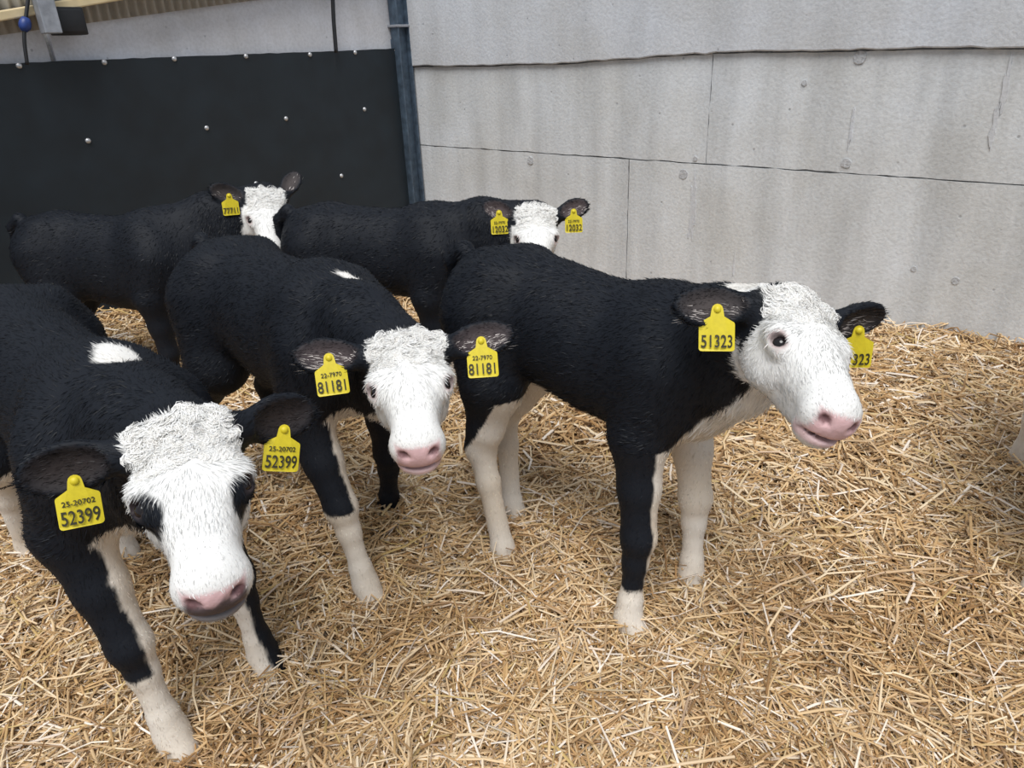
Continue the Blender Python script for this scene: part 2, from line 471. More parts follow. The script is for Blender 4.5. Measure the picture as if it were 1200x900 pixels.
# steel column in the corner
col = empty('corner_column', K + NS * 0.07 + NT * 0.02, label='dark blue-grey steel column in the corner beside the black panel', category='column')
def colbox(name, x0, x1, y0, y1, z0, z1, mat=M_steel, w=0.003):
    v_, f_ = box_arrays(x0, x1, y0, y1, z0, z1)
    Mc = np.stack([ES, NS, np.array([0, 0, 1.0])], 1)
    return bevel(mesh_obj(name, v_ @ Mc.T, f_, mat, col), w)
colbox('flange', -0.012, 0.060, 0.035, 0.047, -0.1, 3.0)
colbox('web', 0.02, 0.028, -0.045, 0.035, -0.1, 3.0)
colbox('flange', -0.012, 0.060, -0.057, -0.045, -0.1, 3.0)
colbox('bracket', -0.075, 0.065, -0.05, 0.06, 1.395, 1.41, M_galv)
colbox('cleat', -0.07, -0.012, -0.02, 0.047, 1.27, 1.33)
colbox('edge_angle', -0.035, -0.012, 0.02, 0.047, -0.1, 1.24, M_steel)

# ------------------------------------------------------------------ implicit surfaces for the calves
class Field:
    def __init__(self, lo, hi, cell):
        self.lo = np.array(lo, float); self.c = cell
        self.n = np.ceil((np.array(hi) - self.lo) / cell).astype(int) + 1
        self.d = np.full(self.n, 1.0, np.float32)
        self.ax = [self.lo[i] + np.arange(self.n[i]) * cell for i in range(3)]
    def _sub(self, lo, hi):
        a = np.clip(np.floor((np.array(lo) - self.lo) / self.c).astype(int), 0, self.n)
        b_ = np.clip(np.ceil((np.array(hi) - self.lo) / self.c).astype(int) + 1, 0, self.n)
        sl = tuple(slice(a[i], b_[i]) for i in range(3))
        if any(b_[i] <= a[i] for i in range(3)):
            return None, None
        X, Y, Z = np.meshgrid(*[self.ax[i][sl[i]].astype(np.float32) for i in range(3)], indexing='ij', sparse=True)
        return sl, (X, Y, Z)
    def blend(self, sl, p, k, sub=False):
        d = self.d[sl]
        if sub:
            p = -p
            h = np.clip(0.5 - 0.5 * (p - d) / k, 0, 1)
            self.d[sl] = p * (1 - h) + d * h + k * h * (1 - h)
        else:
            h = np.clip(0.5 + 0.5 * (p - d) / k, 0, 1)
            self.d[sl] = p * (1 - h) + d * h - k * h * (1 - h)
    def cone(self, a, b_, ra, rb, k=0.03):
        a, b_ = np.array(a, float), np.array(b_, float)
        m = max(ra, rb) + k + 0.02
        sl, g_ = self._sub(np.minimum(a, b_) - m, np.maximum(a, b_) + m)
        if sl is None: return
        X, Y, Z = g_
        ba = b_ - a; L2 = float(ba @ ba) + 1e-12
        px, py, pz = X - a[0], Y - a[1], Z - a[2]
        h = np.clip((px * ba[0] + py * ba[1] + pz * ba[2]) / L2, 0, 1)
        p = np.sqrt((px - h * ba[0]) ** 2 + (py - h * ba[1]) ** 2 + (pz - h * ba[2]) ** 2) - (ra + (rb - ra) * h)
        self.blend(sl, p, k)
    def ell(self, c, r, Rm=None, k=0.02, sub=False):
        c = np.array(c, float); r = np.array(r, float)
        m = r.max() + k + 0.02
        sl, g_ = self._sub(c - m, c + m)
        if sl is None: return
        X, Y, Z = g_[0] - c[0], g_[1] - c[1], g_[2] - c[2]
        if Rm is not None:     # rows of Rm are the ellipsoid axes
            q = [X * Rm[i, 0] + Y * Rm[i, 1] + Z * Rm[i, 2] for i in range(3)]
        else:
            q = [X, Y, Z]
        k0 = np.sqrt((q[0] / r[0]) ** 2 + (q[1] / r[1]) ** 2 + (q[2] / r[2]) ** 2)
        k1 = np.sqrt((q[0] / r[0] ** 2) ** 2 + (q[1] / r[1] ** 2) ** 2 + (q[2] / r[2] ** 2) ** 2) + 1e-9
        self.blend(sl, k0 * (k0 - 1) / k1, k, sub)
    def torso(self, tab, k=0.04):
        tab = np.array(tab, float)
        xs = np.linspace(tab[0, 0], tab[-1, 0], 120)
        cols = []
        for j in (1, 2, 3, 4):
            v = np.interp(xs, tab[:, 0], tab[:, j])
            for _ in range(6):
                v[1:-1] = (v[:-2] + 2 * v[1:-1] + v[2:]) / 4
            cols.append(v)
        top, bot, w, yb = cols
        sl, (X, Y, Z) = self._sub((xs[0] - 0.06, -0.3, bot.min() - 0.08), (xs[-1] + 0.06, 0.3, top.max() + 0.08))
        x1 = X.ravel().astype(float)
        xc = np.clip(x1, xs[0], xs[-1])
        I = lambda v: np.interp(xc, xs, v)[:, None, None].astype(np.float32)
        T, B, W, Yb = I(top), I(bot), I(w), I(yb)
        dx = (x1 - xc)[:, None, None].astype(np.float32)
        C_, Hh = (T + B) / 2, (T - B) / 2
        t = np.clip((Z - C_) / Hh, -1, 1)
        Wz = W * (1 - 0.10 * t - 0.06 * t * t)
        k0 = np.sqrt(np.abs((Y - Yb) / Wz) ** 2.2 + np.abs((Z - C_) / Hh) ** 2.2 + 1e-9)
        p = (k0 - 1) * np.minimum(W, Hh)
        p = np.where(np.abs(dx) > 0, np.sqrt(np.maximum(p, 0) ** 2 + dx ** 2) + np.minimum(p, 0) * 0, p)
        self.blend(sl, p, k)
    def mesh(self):
        d = self.d; s = d < 0
        nx, ny, nz = [n - 1 for n in self.n]
        cnt = np.zeros((nx, ny, nz), np.uint8)
        cor = [(a, b_, c) for a in (0, 1) for b_ in (0, 1) for c in (0, 1)]
        for a, b_, c in cor:
            cnt += s[a:nx + a, b_:ny + b_, c:nz + c]
        act = (cnt > 0) & (cnt < 8)
        ii = np.argwhere(act)
        idx = np.full((nx, ny, nz), -1, np.int32)
        idx[act] = np.arange(len(ii))
        val = [d[ii[:, 0] + a, ii[:, 1] + b_, ii[:, 2] + c] for a, b_, c in cor]
        acc = np.zeros((len(ii), 3)); num = np.zeros(len(ii))
        for e0 in range(8):
            for e1 in range(e0 + 1, 8):
                A_, B_ = np.array(cor[e0]), np.array(cor[e1])
                if np.abs(A_ - B_).sum() != 1: continue
                v0, v1 = val[e0], val[e1]
                x = (v0 < 0) != (v1 < 0)
                t = np.where(x, v0 / np.where(x, v0 - v1, 1), 0)
                acc += np.where(x[:, None], A_ + (B_ - A_) * t[:, None], 0)
                num += x
        verts = self.lo + (ii + acc / num[:, None]) * self.c
        quads = []
        for ax in range(3):
            o1, o2 = [(1, 2), (2, 0), (0, 1)][ax]
            sa = [slice(1, -1)] * 3; sb = [slice(1, -1)] * 3
            sa[ax] = slice(0, -1); sb[ax] = slice(1, None)
            A_, B_ = s[tuple(sa)], s[tuple(sb)]
            e = np.argwhere(A_ != B_)
            flip = A_[tuple(e.T)]
            base = e + 1; base[:, ax] -= 1
            q = []
            for d1, d2 in ((-1, -1), (0, -1), (0, 0), (-1, 0)):
                b2 = base.copy(); b2[:, o1] += d1; b2[:, o2] += d2
                q.append(idx[tuple(b2.T)])
            q = np.stack(q, -1)
            q[~flip] = q[~flip][:, ::-1]
            quads.append(q)
        q = np.concatenate(quads)
        q = q[(q >= 0).all(1)]
        return verts, q

# ------------------------------------------------------------------ materials of the calves
def coat_mat(name, rough, spec):
    m, nt, b = new_mat(name)
    a = N(nt, 'ShaderNodeAttribute', attribute_name='Col')
    nt.links.new(a.outputs['Color'], b.inputs['Base Color'])
    tc = N(nt, 'ShaderNodeTexCoord')
    nz = N(nt, 'ShaderNodeTexNoise'); nz.inputs['Scale'].default_value = 140; nz.inputs['Detail'].default_value = 4
    nt.links.new(tc.outputs['Object'], nz.inputs['Vector'])
    bp = N(nt, 'ShaderNodeBump'); bp.inputs['Strength'].default_value = 0.25; bp.inputs['Distance'].default_value = 0.004
    nt.links.new(nz.outputs['Fac'], bp.inputs['Height']); nt.links.new(bp.outputs['Normal'], b.inputs['Normal'])
    b.inputs['Roughness'].default_value = rough
    b.inputs['Specular IOR Level'].default_value = spec
    return m
M_skin = coat_mat('calf_coat', 0.65, 0.22)
M_hair, nt, b = new_mat('calf_hair')
a = N(nt, 'ShaderNodeAttribute', attribute_name='Col')
nt.links.new(a.outputs['Color'], b.inputs['Base Color'])
b.inputs['Roughness'].default_value = 0.52
b.inputs['Specular IOR Level'].default_value = 0.28
tr = N(nt, 'ShaderNodeBsdfTranslucent'); mxs = N(nt, 'ShaderNodeMixShader'); mxs.inputs[0].default_value = 0.22
nt.links.new(a.outputs['Color'], tr.inputs['Color'])
nt.links.new(b.outputs[0], mxs.inputs[1]); nt.links.new(tr.outputs[0], mxs.inputs[2])
nt.links.new(mxs.outputs[0], nt.nodes['Material Output'].inputs['Surface'])
M_eye = plain_mat('dark_wet_eye', (0.012, 0.009, 0.010), 0.06, noise=0.2, scale=300)
M_tag = plain_mat('yellow_tag_plastic', (0.66, 0.54, 0.02), 0.5, noise=0.07, scale=120)
M_ink = plain_mat('black_tag_print', (0.03, 0.028, 0.01), 0.6, noise=0.1, scale=100)
M_nose = None

BLACK = np.array([0.0070, 0.0092, 0.0145]); WHITE = np.array([0.83, 0.825, 0.81]); CREAM = np.array([0.68, 0.60, 0.50]); PINK = np.array([0.70, 0.46, 0.47])
GREY_EAR = np.array([0.075, 0.062, 0.06])

TORSO = [  # x, top, bottom, half width
    (-0.43, 0.70, 0.63, 0.030), (-0.405, 0.765, 0.585, 0.078), (-0.36, 0.80, 0.555, 0.108), (-0.24, 0.825, 0.525, 0.130), (-0.10, 0.808, 0.495, 0.136),
    (0.02, 0.80, 0.468, 0.146), (0.13, 0.805, 0.452, 0.142), (0.22, 0.815, 0.452, 0.126), (0.30, 0.765, 0.475, 0.108), (0.36, 0.70, 0.53, 0.075), (0.385, 0.66, 0.58, 0.035)]

def basis(f, lat):
    """head frame rows: x = calf's right, y = towards the nose, z = forehead normal"""
    y = norm(f); x = np.asarray(lat, float); x = norm(x - y * (x @ y)); z = np.cross(x, y)
    return np.stack([x, y, z])

def solve_head(poll_px, poll_depth, pad_px, hs=1.0):
    """poll and nose pad from their directions; the pad's distance follows from the length of the head"""
    po = at(*poll_px, poll_depth)
    L = 0.274 * hs
    best = None
    for dp in np.linspace(poll_depth, poll_depth - 0.3, 400):
        e_ = abs(np.linalg.norm(at(*pad_px, dp) - po) - L)
        if best is None or e_ < best[0] - 1e-9:
            best = (e_, dp)
    return dict(poll=po, pad=at(*pad_px, best[1]), head_scale=hs)

def leg_center(chain, z):
    zs = np.array([c[2] for c in chain])[::-1]
    return np.stack([np.interp(z, zs, np.array([c[i] for c in chain])[::-1]) for i in (0, 1)], -1)

def text_mesh(txt, size):
    cu_ = bpy.data.curves.new('tag_print', 'FONT')
    cu_.body = txt; cu_.size = size; cu_.align_x = 'CENTER'; cu_.align_y = 'CENTER'; cu_.extrude = 0.0002; cu_.offset = size * 0.012
    cu_.space_character = 1.02
    o = bpy.data.objects.new('tmp', cu_)
    COL.objects.link(o)
    me = bpy.data.meshes.new_from_object(o.evaluated_get(bpy.context.evaluated_depsgraph_get()))
    bpy.data.objects.remove(o); bpy.data.curves.remove(cu_)
    me.materials.clear(); me.materials.append(M_ink)
    me.name = 'tag_print'
    return me

def ear_tag(root, Minv, pin, down, nrm, number, small, scale=1.0):
    """pin: world position of the stud; local frame x right, y up, z normal"""
    z = norm(nrm); y = -np.asarray(down, float); y = norm(y - z * (y @ z)); x = np.cross(y, z)
    W = 0.030
    pts = []
    def arc(cx, cy, r, a0, a1, n=5):
        for a_ in np.linspace(a0, a1, n):
            pts.append((cx + r * math.cos(a_), cy + r * math.sin(a_)))
    pi = math.pi
    arc(0, 0, 0.0095, 0.1, pi - 0.1, 7)
    pts.append((-0.0115, -0.012)); arc(-W + 0.006, -0.026, 0.006, pi * 0.75, pi, 3)
    arc(-W + 0.005, -0.066, 0.005, pi, 1.5 * pi, 4); arc(W - 0.005, -0.066, 0.005, 1.5 * pi, 2 * pi, 4)
    arc(W - 0.006, -0.026, 0.006, 0, pi * 0.25, 3); pts.append((0.0115, -0.012))
    pts = np.array(pts); n = len(pts)
    curl = lambda q: -6.0 * q[:, 0] ** 2
    v = np.concatenate([np.c_[pts, curl(pts)], np.c_[pts, curl(pts) - 0.0022]])
    me = bpy.data.meshes.new('ear_tag')
    me.from_pydata([tuple(p) for p in v], [], [tuple(range(n)), tuple(range(2 * n - 1, n - 1, -1))] + [(i, i + n, (i + 1) % n + n, (i + 1) % n) for i in range(n)])
    me.update(); me.materials.append(M_tag)
    t = bpy.data.objects.new('ear_tag', me)
    Mw = np.eye(4); Mw[:3, 0] = x * scale; Mw[:3, 1] = y * scale; Mw[:3, 2] = z * scale; Mw[:3, 3] = pin
    link(t, root, label='yellow plastic ear tag printed with black numbers')
    t.matrix_parent_inverse = Matrix.Identity(4)
    t.matrix_local = Minv @ Matrix(Mw.tolist())
    for txt, size, yy in ((number, 0.030, -0.0555), (small, 0.0115, -0.033)):
        if not txt: continue
        m2 = text_mesh(txt, size)
        if txt == number:
            co = np.empty(len(m2.vertices) * 3, np.float32); m2.vertices.foreach_get('co', co); co = co.reshape(-1, 3)
            wd = np.ptp(co[:, 0]); co[:, 0] *= 0.052 / max(wd, 1e-6)
            m2.vertices.foreach_set('co', co.ravel())
        co = np.empty(len(m2.vertices) * 3, np.float32); m2.vertices.foreach_get('co', co); co = co.reshape(-1, 3)
        co[:, 2] += -6.0 * co[:, 0] ** 2
        m2.vertices.foreach_set('co', co.ravel()); m2.update()
        o = bpy.data.objects.new('tag_print', m2)
        o.location = (0, yy, 0.0006)
        link(o, t)
    th = np.linspace(0, 2 * pi, 12, endpoint=False)
    sv = np.concatenate([np.stack([0.0065 * np.cos(th), 0.0065 * np.sin(th), 0 * th], -1), np.stack([0.005 * np.cos(th), 0.005 * np.sin(th), 0 * th + 0.003], -1), [[0, 0, 0.0036]]])
    j = np.arange(12)
    so = mesh_obj('stud', sv, [np.stack([j, (j + 1) % 12, 12 + (j + 1) % 12, 12 + j], -1), np.stack([12 + j, 12 + (j + 1) % 12, np.full(12, 24)], -1)], M_tag, t, smooth=True)
    return t

FEET = []

def make_calf(spec):
    S = spec.get('scale', 1.0)
    h2 = norm((*spec['heading'], 0))
    left = np.array([-h2[1], h2[0], 0])
    root_w = np.array([spec['pos'][0], spec['pos'][1], spec.get('z', 0.0)])
    Rl = np.stack([h2, left, np.array([0, 0, 1.0])])            # world -> local rows
    toL = lambda p: (np.asarray(p, float) - root_w) @ Rl.T
    toLd = lambda v: np.asarray(v, float) @ Rl.T
    # head frame in local coordinates
    HS = spec.get('head_scale', 1.0)
    P = toL(spec['poll'])
    if 'pad' in spec:
        HB0 = basis(toLd(spec['pad'] - np.asarray(spec['poll'])), toLd(spec['lat']))
        a_ = math.atan2(0.066, 0.268) + math.radians(spec.get('pitch', 0))
        HB = basis(HB0[1] * math.cos(a_) + HB0[2] * math.sin(a_), HB0[0])
    else:
        HB = basis(toLd(spec['face']), toLd(spec['lat']))
    H = lambda x, y, z: P + HS * (np.array([x, y, z]) @ HB)
    Hd = lambda v: np.asarray(v, float) @ HB
    cell = spec.get('cell', 0.0058)
    # legs
    legs = {}
    zs = spec.get('sink', 0.05)
    for key, (fx, sy) in (('fr', (1, -1)), ('fl', (1, 1)), ('hr', (-1, -1)), ('hl', (-1, 1))):
        if key in spec.get('feet', {}):
            q = toL((*spec['feet'][key][:2], 0)); hoof = np.array([q[0], q[1], 0.0])
        else:
            hoof = np.array([0.225 * S if fx > 0 else -0.31 * S, sy * 0.105 * S, 0.0])
        hoof[2] = spec['feet'][key][2] if key in spec.get('feet', {}) and len(spec['feet'][key]) > 2 else -zs
        if fx > 0:
            sh = np.array([0.235, sy * 0.085, 0.64]) * S
            el = np.array([0.205, sy * 0.112, 0.485]) * S
            fet = hoof + np.array([-0.022, 0, 0.085]) * S
            kn = el * 0.47 + fet * 0.53 + np.array([0.014, 0, 0]) * S
            chain = [(sh, 0.080), (el, 0.064), (el * 0.5 + kn * 0.5, 0.045), (kn, 0.0375), (kn * 0.70 + fet * 0.30, 0.0265), (kn * 0.2 + fet * 0.8, 0.025), (fet, 0.0300), (hoof + np.array([0, 0, 0.045]), 0.029), (hoof + np.array([0.012, 0, 0.012]), 0.036)]
        else:
            hp = np.array([-0.27, sy * 0.075, 0.66]) * S
            st = np.array([-0.165, sy * 0.112, 0.525]) * S
            dxh = hoof[0] / S + 0.31
            hk = np.array([(-0.355 + 0.62 * dxh) * S, 0, 0.315 * S])
            th_ = np.array([-0.275, sy * 0.105, 0.47]) * S
            hk[1] = hoof[1] * 0.6 + sy * 0.10 * S * 0.4
            fet = hoof + np.array([-0.024, 0, 0.09]) * S
            chain = [(hp, 0.105), (th_ * 0.55 + st * 0.45, 0.082), (hk * 0.72 + st * 0.18 + th_ * 0.10, 0.046), (hk, 0.0385), (hk * 0.65 + fet * 0.35, 0.028), (fet, 0.029), (hoof + np.array([0, 0, 0.045]), 0.029), (hoof + np.array([0.012, 0, 0.012]), 0.036)]
        legs[key] = [(p, r_ * S) for p, r_ in chain]
        FEET.append(hoof @ Rl + root_w)
    # extent
    allp = [p for c in legs.values() for p, _ in c] + [P, H(0, 0.28, -0.05), H(0.22, 0, 0), H(-0.22, 0, 0)] + [H(*(np.array(spec['ears'][i][0]) * 0.21)) for i in (0, 1)] + [np.array([-0.46 * S, 0, 0.5]), np.array([0.39 * S, -0.16 * S, 0.84 * S]), np.array([0.1 * S, 0.16 * S, 0.84 * S])]
    allp = np.array(allp)
    fld = Field(allp.min(0) - 0.06, allp.max(0) + 0.07, cell)
    bend = spec.get('bend', 0.0)
    yb = lambda x: bend * (max(x, 0) / 0.3) ** 2 * 0.05
    wd_ = spec.get('withers_dip', 0.0)
    fld.torso([(x * S, t * S - wd_ * sstep(-0.15, 0.15, x), bt_ * S - spec.get('belly_drop', 0.0) * float(sstep(-0.40, -0.2, x) * sstep(0.36, 0.2, x)), w * S * spec.get('girth', 1.0), yb(x)) for x, t, bt_, w in TORSO])
    for sy in (-1, 1):
        fld.ell(np.array([-0.235, sy * 0.088, 0.765]) * S, np.array([0.05, 0.035, 0.035]) * S, k=0.06)   # hook bones
        fld.ell(np.array([0.20, sy * 0.085 * spec.get('girth', 1.0), 0.66 - spec.get('withers_dip', 0.0)]) * S, np.array([0.10, 0.055, 0.13]) * S, k=0.05)       # shoulders
        fld.ell(np.array([-0.27, sy * 0.075, 0.63]) * S, np.array([0.125, 0.065, 0.13]) * S, k=0.05)     # thighs
    # neck: crest and throat
    cr0 = np.array([0.17, 0, 0.735 - spec.get('withers_dip', 0.0)]) * S; th0 = np.array([0.285, 0, 0.585]) * S
    cre = H(0, -0.018, -0.060); thre = H(0, 0.012, -0.105)
    midc = (cr0 + cre) / 2 + np.array([0.012, 0, 0.012 - spec.get('crest_dip', 0.0)])
    fld.cone(cr0, midc, 0.080 * S, 0.070 * S, 0.05); fld.cone(midc, cre, 0.070 * S, 0.060 * HS, 0.05)
    midt = (th0 + thre) / 2 + np.array([0.01, 0, -0.012])
    fld.cone(th0, midt, 0.100 * S, 0.074 * S, 0.05); fld.cone(midt, thre, 0.074 * S, 0.052 * HS, 0.05)
    fld.cone((cr0 + th0) / 2, (cre + thre) / 2, 0.11 * S, 0.062 * HS, 0.05)
    for c in legs.values():
        for (p0_, r0_), (p1_, r1_) in zip(c[:-1], c[1:]):
            fld.cone(p0_, p1_, r0_, r1_, 0.022 if r1_ < 0.05 else 0.05)
    # tail
    tl = [np.array(p) * S for p in ((-0.40, 0, 0.79), (-0.445, 0.0, 0.755), (-0.462, 0.01, 0.66), (-0.455, 0.015, 0.52), (-0.45, 0.02, 0.40), (-0.45, 0.02, 0.33))]
    for p_, q_, ra, rb in zip(tl[:-1], tl[1:], (0.026, 0.020, 0.015, 0.013, 0.016), (0.020, 0.015, 0.013, 0.016, 0.012)):
        fld.cone(p_, q_, ra, rb, 0.012)
    # head
    e = lambda c, r_, k=0.022, sub=False, rm=None: fld.ell(H(*c), np.array(r_) * HS, HB if rm is None else rm, k, sub)
    e((0, 0.050, -0.062), (0.070, 0.070, 0.062))
    e((0, 0.088, -0.046), (0.066, 0.075, 0.042))
    fld.cone(H(0, 0.085, -0.066), H(0, 0.222, -0.064), 0.062 * HS, 0.0385 * HS, 0.02)
    e((0, 0.165, -0.040), (0.036, 0.075, 0.024))
    e((0, 0.236, -0.068), (0.0485, 0.036, 0.040))
    fld.cone(H(0, 0.055, -0.125), H(0, 0.222, -0.100), 0.036 * HS, 0.026 * HS, 0.02)
    e((0, 0.236, -0.104), (0.034, 0.026, 0.022))
    EYE = (0.0565, 0.112, -0.0455)
    EOUT = norm((0.72, 0.12, 0.66))
    for sx in (-1, 1):
        e((sx * 0.038, 0.075, -0.098), (0.032, 0.062, 0.046))
        e((sx * 0.054, 0.094, -0.036), (0.026, 0.030, 0.022))
        e((sx * EYE[0], EYE[1], EYE[2]), (0.0205, 0.0225, 0.0195), 0.010)
    ears = []
    for i, sx in enumerate((1, -1)):                       # 0 = calf's right ear, 1 = left ear
        dirv, opn = spec['ears'][i]
        e1 = norm(dirv); e3 = np.array(opn, float); e3 = norm(e3 - e1 * (e1 @ e3)); e2 = np.cross(e3, e1)
        rt = np.array([sx * 0.060, 0.004, -0.040])
        Lr = spec.get('ear_len', 0.135)
        Em = np.stack([Hd(e1), Hd(e2), Hd(e3)])
        c_ = rt + e1 * (0.028 + Lr * 0.5)
        fld.cone(H(*rt), H(*(rt + e1 * 0.045)), 0.030 * HS, 0.021 * HS, 0.022)
        fld.ell(H(*c_), np.array([Lr * 0.54, 0.0395, 0.0165]) * HS, Em, 0.014)
        cup = c_ + e3 * 0.0145 + e1 * 0.004
        fld.ell(H(*cup), np.array([Lr * 0.475, 0.0315, 0.0175]) * HS, Em, 0.006, True)
        ears.append((H(*c_), Em, Lr, H(*rt)))
    for sx in (-1, 1):
        fld.ell(H(*(np.array([sx * EYE[0], EYE[1], EYE[2]]) + EOUT * np.array([sx, 1, 1]) * 0.0155)), np.array([0.0115, 0.0122, 0.0098]) * HS, HB, 0.004, True)
        fld.ell(H(sx * 0.0625, 0.0985, -0.0375), np.array([0.018, 0.0075, 0.015]) * HS, HB, 0.006)
        nr = basis(Hd((sx * 0.3, 1, 0)), Hd((1, 0, sx * 0.55)))
        fld.ell(H(sx * 0.0265, 0.268, -0.060), np.array([0.0115, 0.014, 0.0065]) * HS, nr, 0.005, True)
    fld.ell(H(0, 0.262, -0.0955), np.array([0.040, 0.022, 0.0042]) * HS, HB, 0.004, True)
    V, Q = fld.mesh()
    for _ in range(1):                                    # light relaxation
        acc = np.zeros_like(V); cn = np.zeros(len(V))
        for a_, b_ in ((0, 1), (1, 2), (2, 3), (3, 0)):
            np.add.at(acc, Q[:, a_], V[Q[:, b_]]); np.add.at(acc, Q[:, b_], V[Q[:, a_]])
            np.add.at(cn, Q[:, a_], 1); np.add.at(cn, Q[:, b_], 1)
        V = V * 0.6 + 0.4 * acc / np.maximum(cn, 1)[:, None]

    # ---------------------------------------------- coat colour, hair length and hair direction as functions of local position
    fc = spec.get('colour', {})
    def coat(Pt, nz_scale=1.0):
        n = len(Pt)
        nz = 0.6 * vnoise(Pt, 38, 5) + 0.4 * vnoise(Pt, 90, 6) + 0.5 * vnoise(Pt, 15, 8)
        h = ((Pt - P) @ HB.T) / HS
        w = np.full(n, -1.0)                                # >0 is white (signed, metres)
        # white face
        hx, hy, hz = np.abs(h[:, 0]), h[:, 1], h[:, 2]
        inhead = (hy > -0.06) & (hz > -0.17) & (hz < 0.06) & (hx < 0.10) & (hy < 0.30)
        back = fc.get('face_back', 0.015)
        face = np.minimum(hy - back - 0.9 * np.clip(-hz - 0.075, 0, 1) * fc.get('jaw', 0.2) + np.where(hz > -0.03, 0.03, 0) - 0.0 * hx, 0.092 - hx)
        face = np.where(hy < 0.05, np.minimum(face, 0.066 - hx + np.clip(hz + 0.03, 0, 1) * 0.3), face)
        w = np.where(inhead, face, w)
        isear = np.zeros(n, bool); inner = np.zeros(n)
        for c_, Em, Lr, rt in ears:
            q = (Pt - c_) @ Em.T / HS
            m_ = (np.abs(q[:, 0]) < Lr * 0.56) & (np.abs(q[:, 1]) < 0.044) & (np.abs(q[:, 2]) < 0.03)
            isear |= m_
            r2 = (q[:, 0] / (Lr * 0.46)) ** 2 + (q[:, 1] / 0.030) ** 2
            inner = np.maximum(inner, np.where(m_ & (q[:, 2] > -0.012) & (r2 < 1.05), 1.0 - r2 * 0.6, 0))
        w = np.where(isear, -0.05, w)
        # white under the throat, brisket and belly
        x, y, z = Pt.T
        tz = np.interp(x / S, [-0.42, -0.25, -0.10, 0.02, 0.20, 0.30, 0.36, 0.42], np.array(fc.get('belly', (0.50, 0.52, 0.52, 0.50, 0.49, 0.52, 0.57, 0.60)))) * S
        ab = np.abs(y) < 0.16 * S
        under = (tz - z) - 0.45 * np.abs(y) * fc.get('belly_narrow', 1.0)
        mainb = ab & (z > 0.43 * S)
        w = np.where(mainb & ~inhead & ~isear, np.maximum(w, under), w)
        # throat stripe along the underside of the neck
        ax = thre - th0; L2 = ax @ ax
        tt_ = np.clip(((Pt - th0) @ ax) / L2, 0, 1)
        rel = Pt - (th0 + tt_[:, None] * ax)
        dn = np.array([0.45, 0, -0.9]); dn = norm(dn - ax * (dn @ ax) / L2)
        lat_ = np.cross(norm(ax), dn)
        thr = (rel @ dn) - 0.028 + fc.get('throat', 0.0) - 0.8 * np.abs(rel @ lat_ - fc.get('throat_off', 0.0)) * 0.8
        nb = (np.linalg.norm(rel, axis=1) < 0.17 * S) & ~isear & (x > 0.20 * S) & (tt_ > -0.01)
        w = np.where(nb & ~(inhead & (w > 0)), np.maximum(w, thr), w)
        # legs
        cream = np.zeros(n)
        for key, chain in legs.items():
            cps = [c[0] for c in chain][1:]
            side = 1 if key[1] == 'l' else -1
            cz = leg_center(cps[::1], z)
            rr = np.hypot(x - cz[:, 0], y - cz[:, 1])
            zt_ = 0.475 * S
            m_ = (z < zt_) & (rr < np.interp(z, [0, 0.3 * S, zt_], [0.065, 0.075, 0.115]))
            lw = spec['legs'][key](x - cz[:, 0], side * (y - cz[:, 1]), z / S)      # forward, outward, height
            w = np.where(m_, lw, w)
        for c_, r_, sgn in fc.get('patches', ()):
            q = (Pt - toL(c_)) / np.array(r_)
            dd = (1 - np.linalg.norm(q, axis=1)) * min(r_)
            w = np.maximum(w, dd) if sgn > 0 else np.where(dd > -0.004, np.minimum(w, -dd), w)
        for c_, r_ in fc.get('head_patches', ()):
            q = (h - np.array(c_)) / np.array(r_)
            dd = (1 - np.linalg.norm(q, axis=1)) * min(r_)
            w = np.where(dd > -0.004, np.minimum(w, -dd), w)
        w = w + (0.007 * nz + 0.006 * vnoise(Pt, 22, 14) * (z < 0.5 * S)) * nz_scale
        mk = sstep(-0.004, 0.004, w)[:, None]
        # tone of the white: clean on the face, creamier on legs and underline
        cr_ = np.clip(sstep(0.56, 0.48, z / S), 0, 1) * (~inhead) + 0.35 * (~inhead) * (z > 0.5 * S) * sstep(0.2, 0.3, x / S)
        cr_ = np.clip(cr_ * (0.75 + 0.35 * vnoise(Pt, 9, 11)), 0, 1)[:, None]
        wc = WHITE * (1 - cr_) + CREAM * cr_
        col = BLACK * (1 - mk) + wc * mk
        col = np.where((isear & (inner > 0))[:, None], col * (1 - inner[:, None] * 0.85) + np.array(fc.get('ear_in', GREY_EAR)) * inner[:, None] * 0.85, col)
        # nose pad, lips, eye rims
        pad = np.minimum(np.minimum(h[:, 1] - 0.2465, 0.038 - hx), np.minimum(h[:, 2] + 0.094, -0.046 - h[:, 2] + 0.1 * (0.03 - hx)))
        lip = np.minimum(np.minimum(h[:, 1] - 0.228, 0.042 - hx), np.minimum(h[:, 2] + 0.112, -0.088 - h[:, 2]))
        pk = np.maximum(sstep(-0.004, 0.004, pad), 0.8 * sstep(-0.004, 0.004, lip))[:, None]
        pink = PINK * (1 + 0.18 * vnoise(Pt, 60, 3))[:, None]
        if fc.get('dark_nose'):
            dkn = sstep(-0.060, -0.068, h[:, 2] + 0.012 * vnoise(Pt, 70, 4))[:, None]
            pink = pink * (1 - 0.9 * dkn) + np.array([0.03, 0.028, 0.03]) * 0.9 * dkn
        col = col * (1 - pk) + pink * pk
        nst = np.zeros(n)
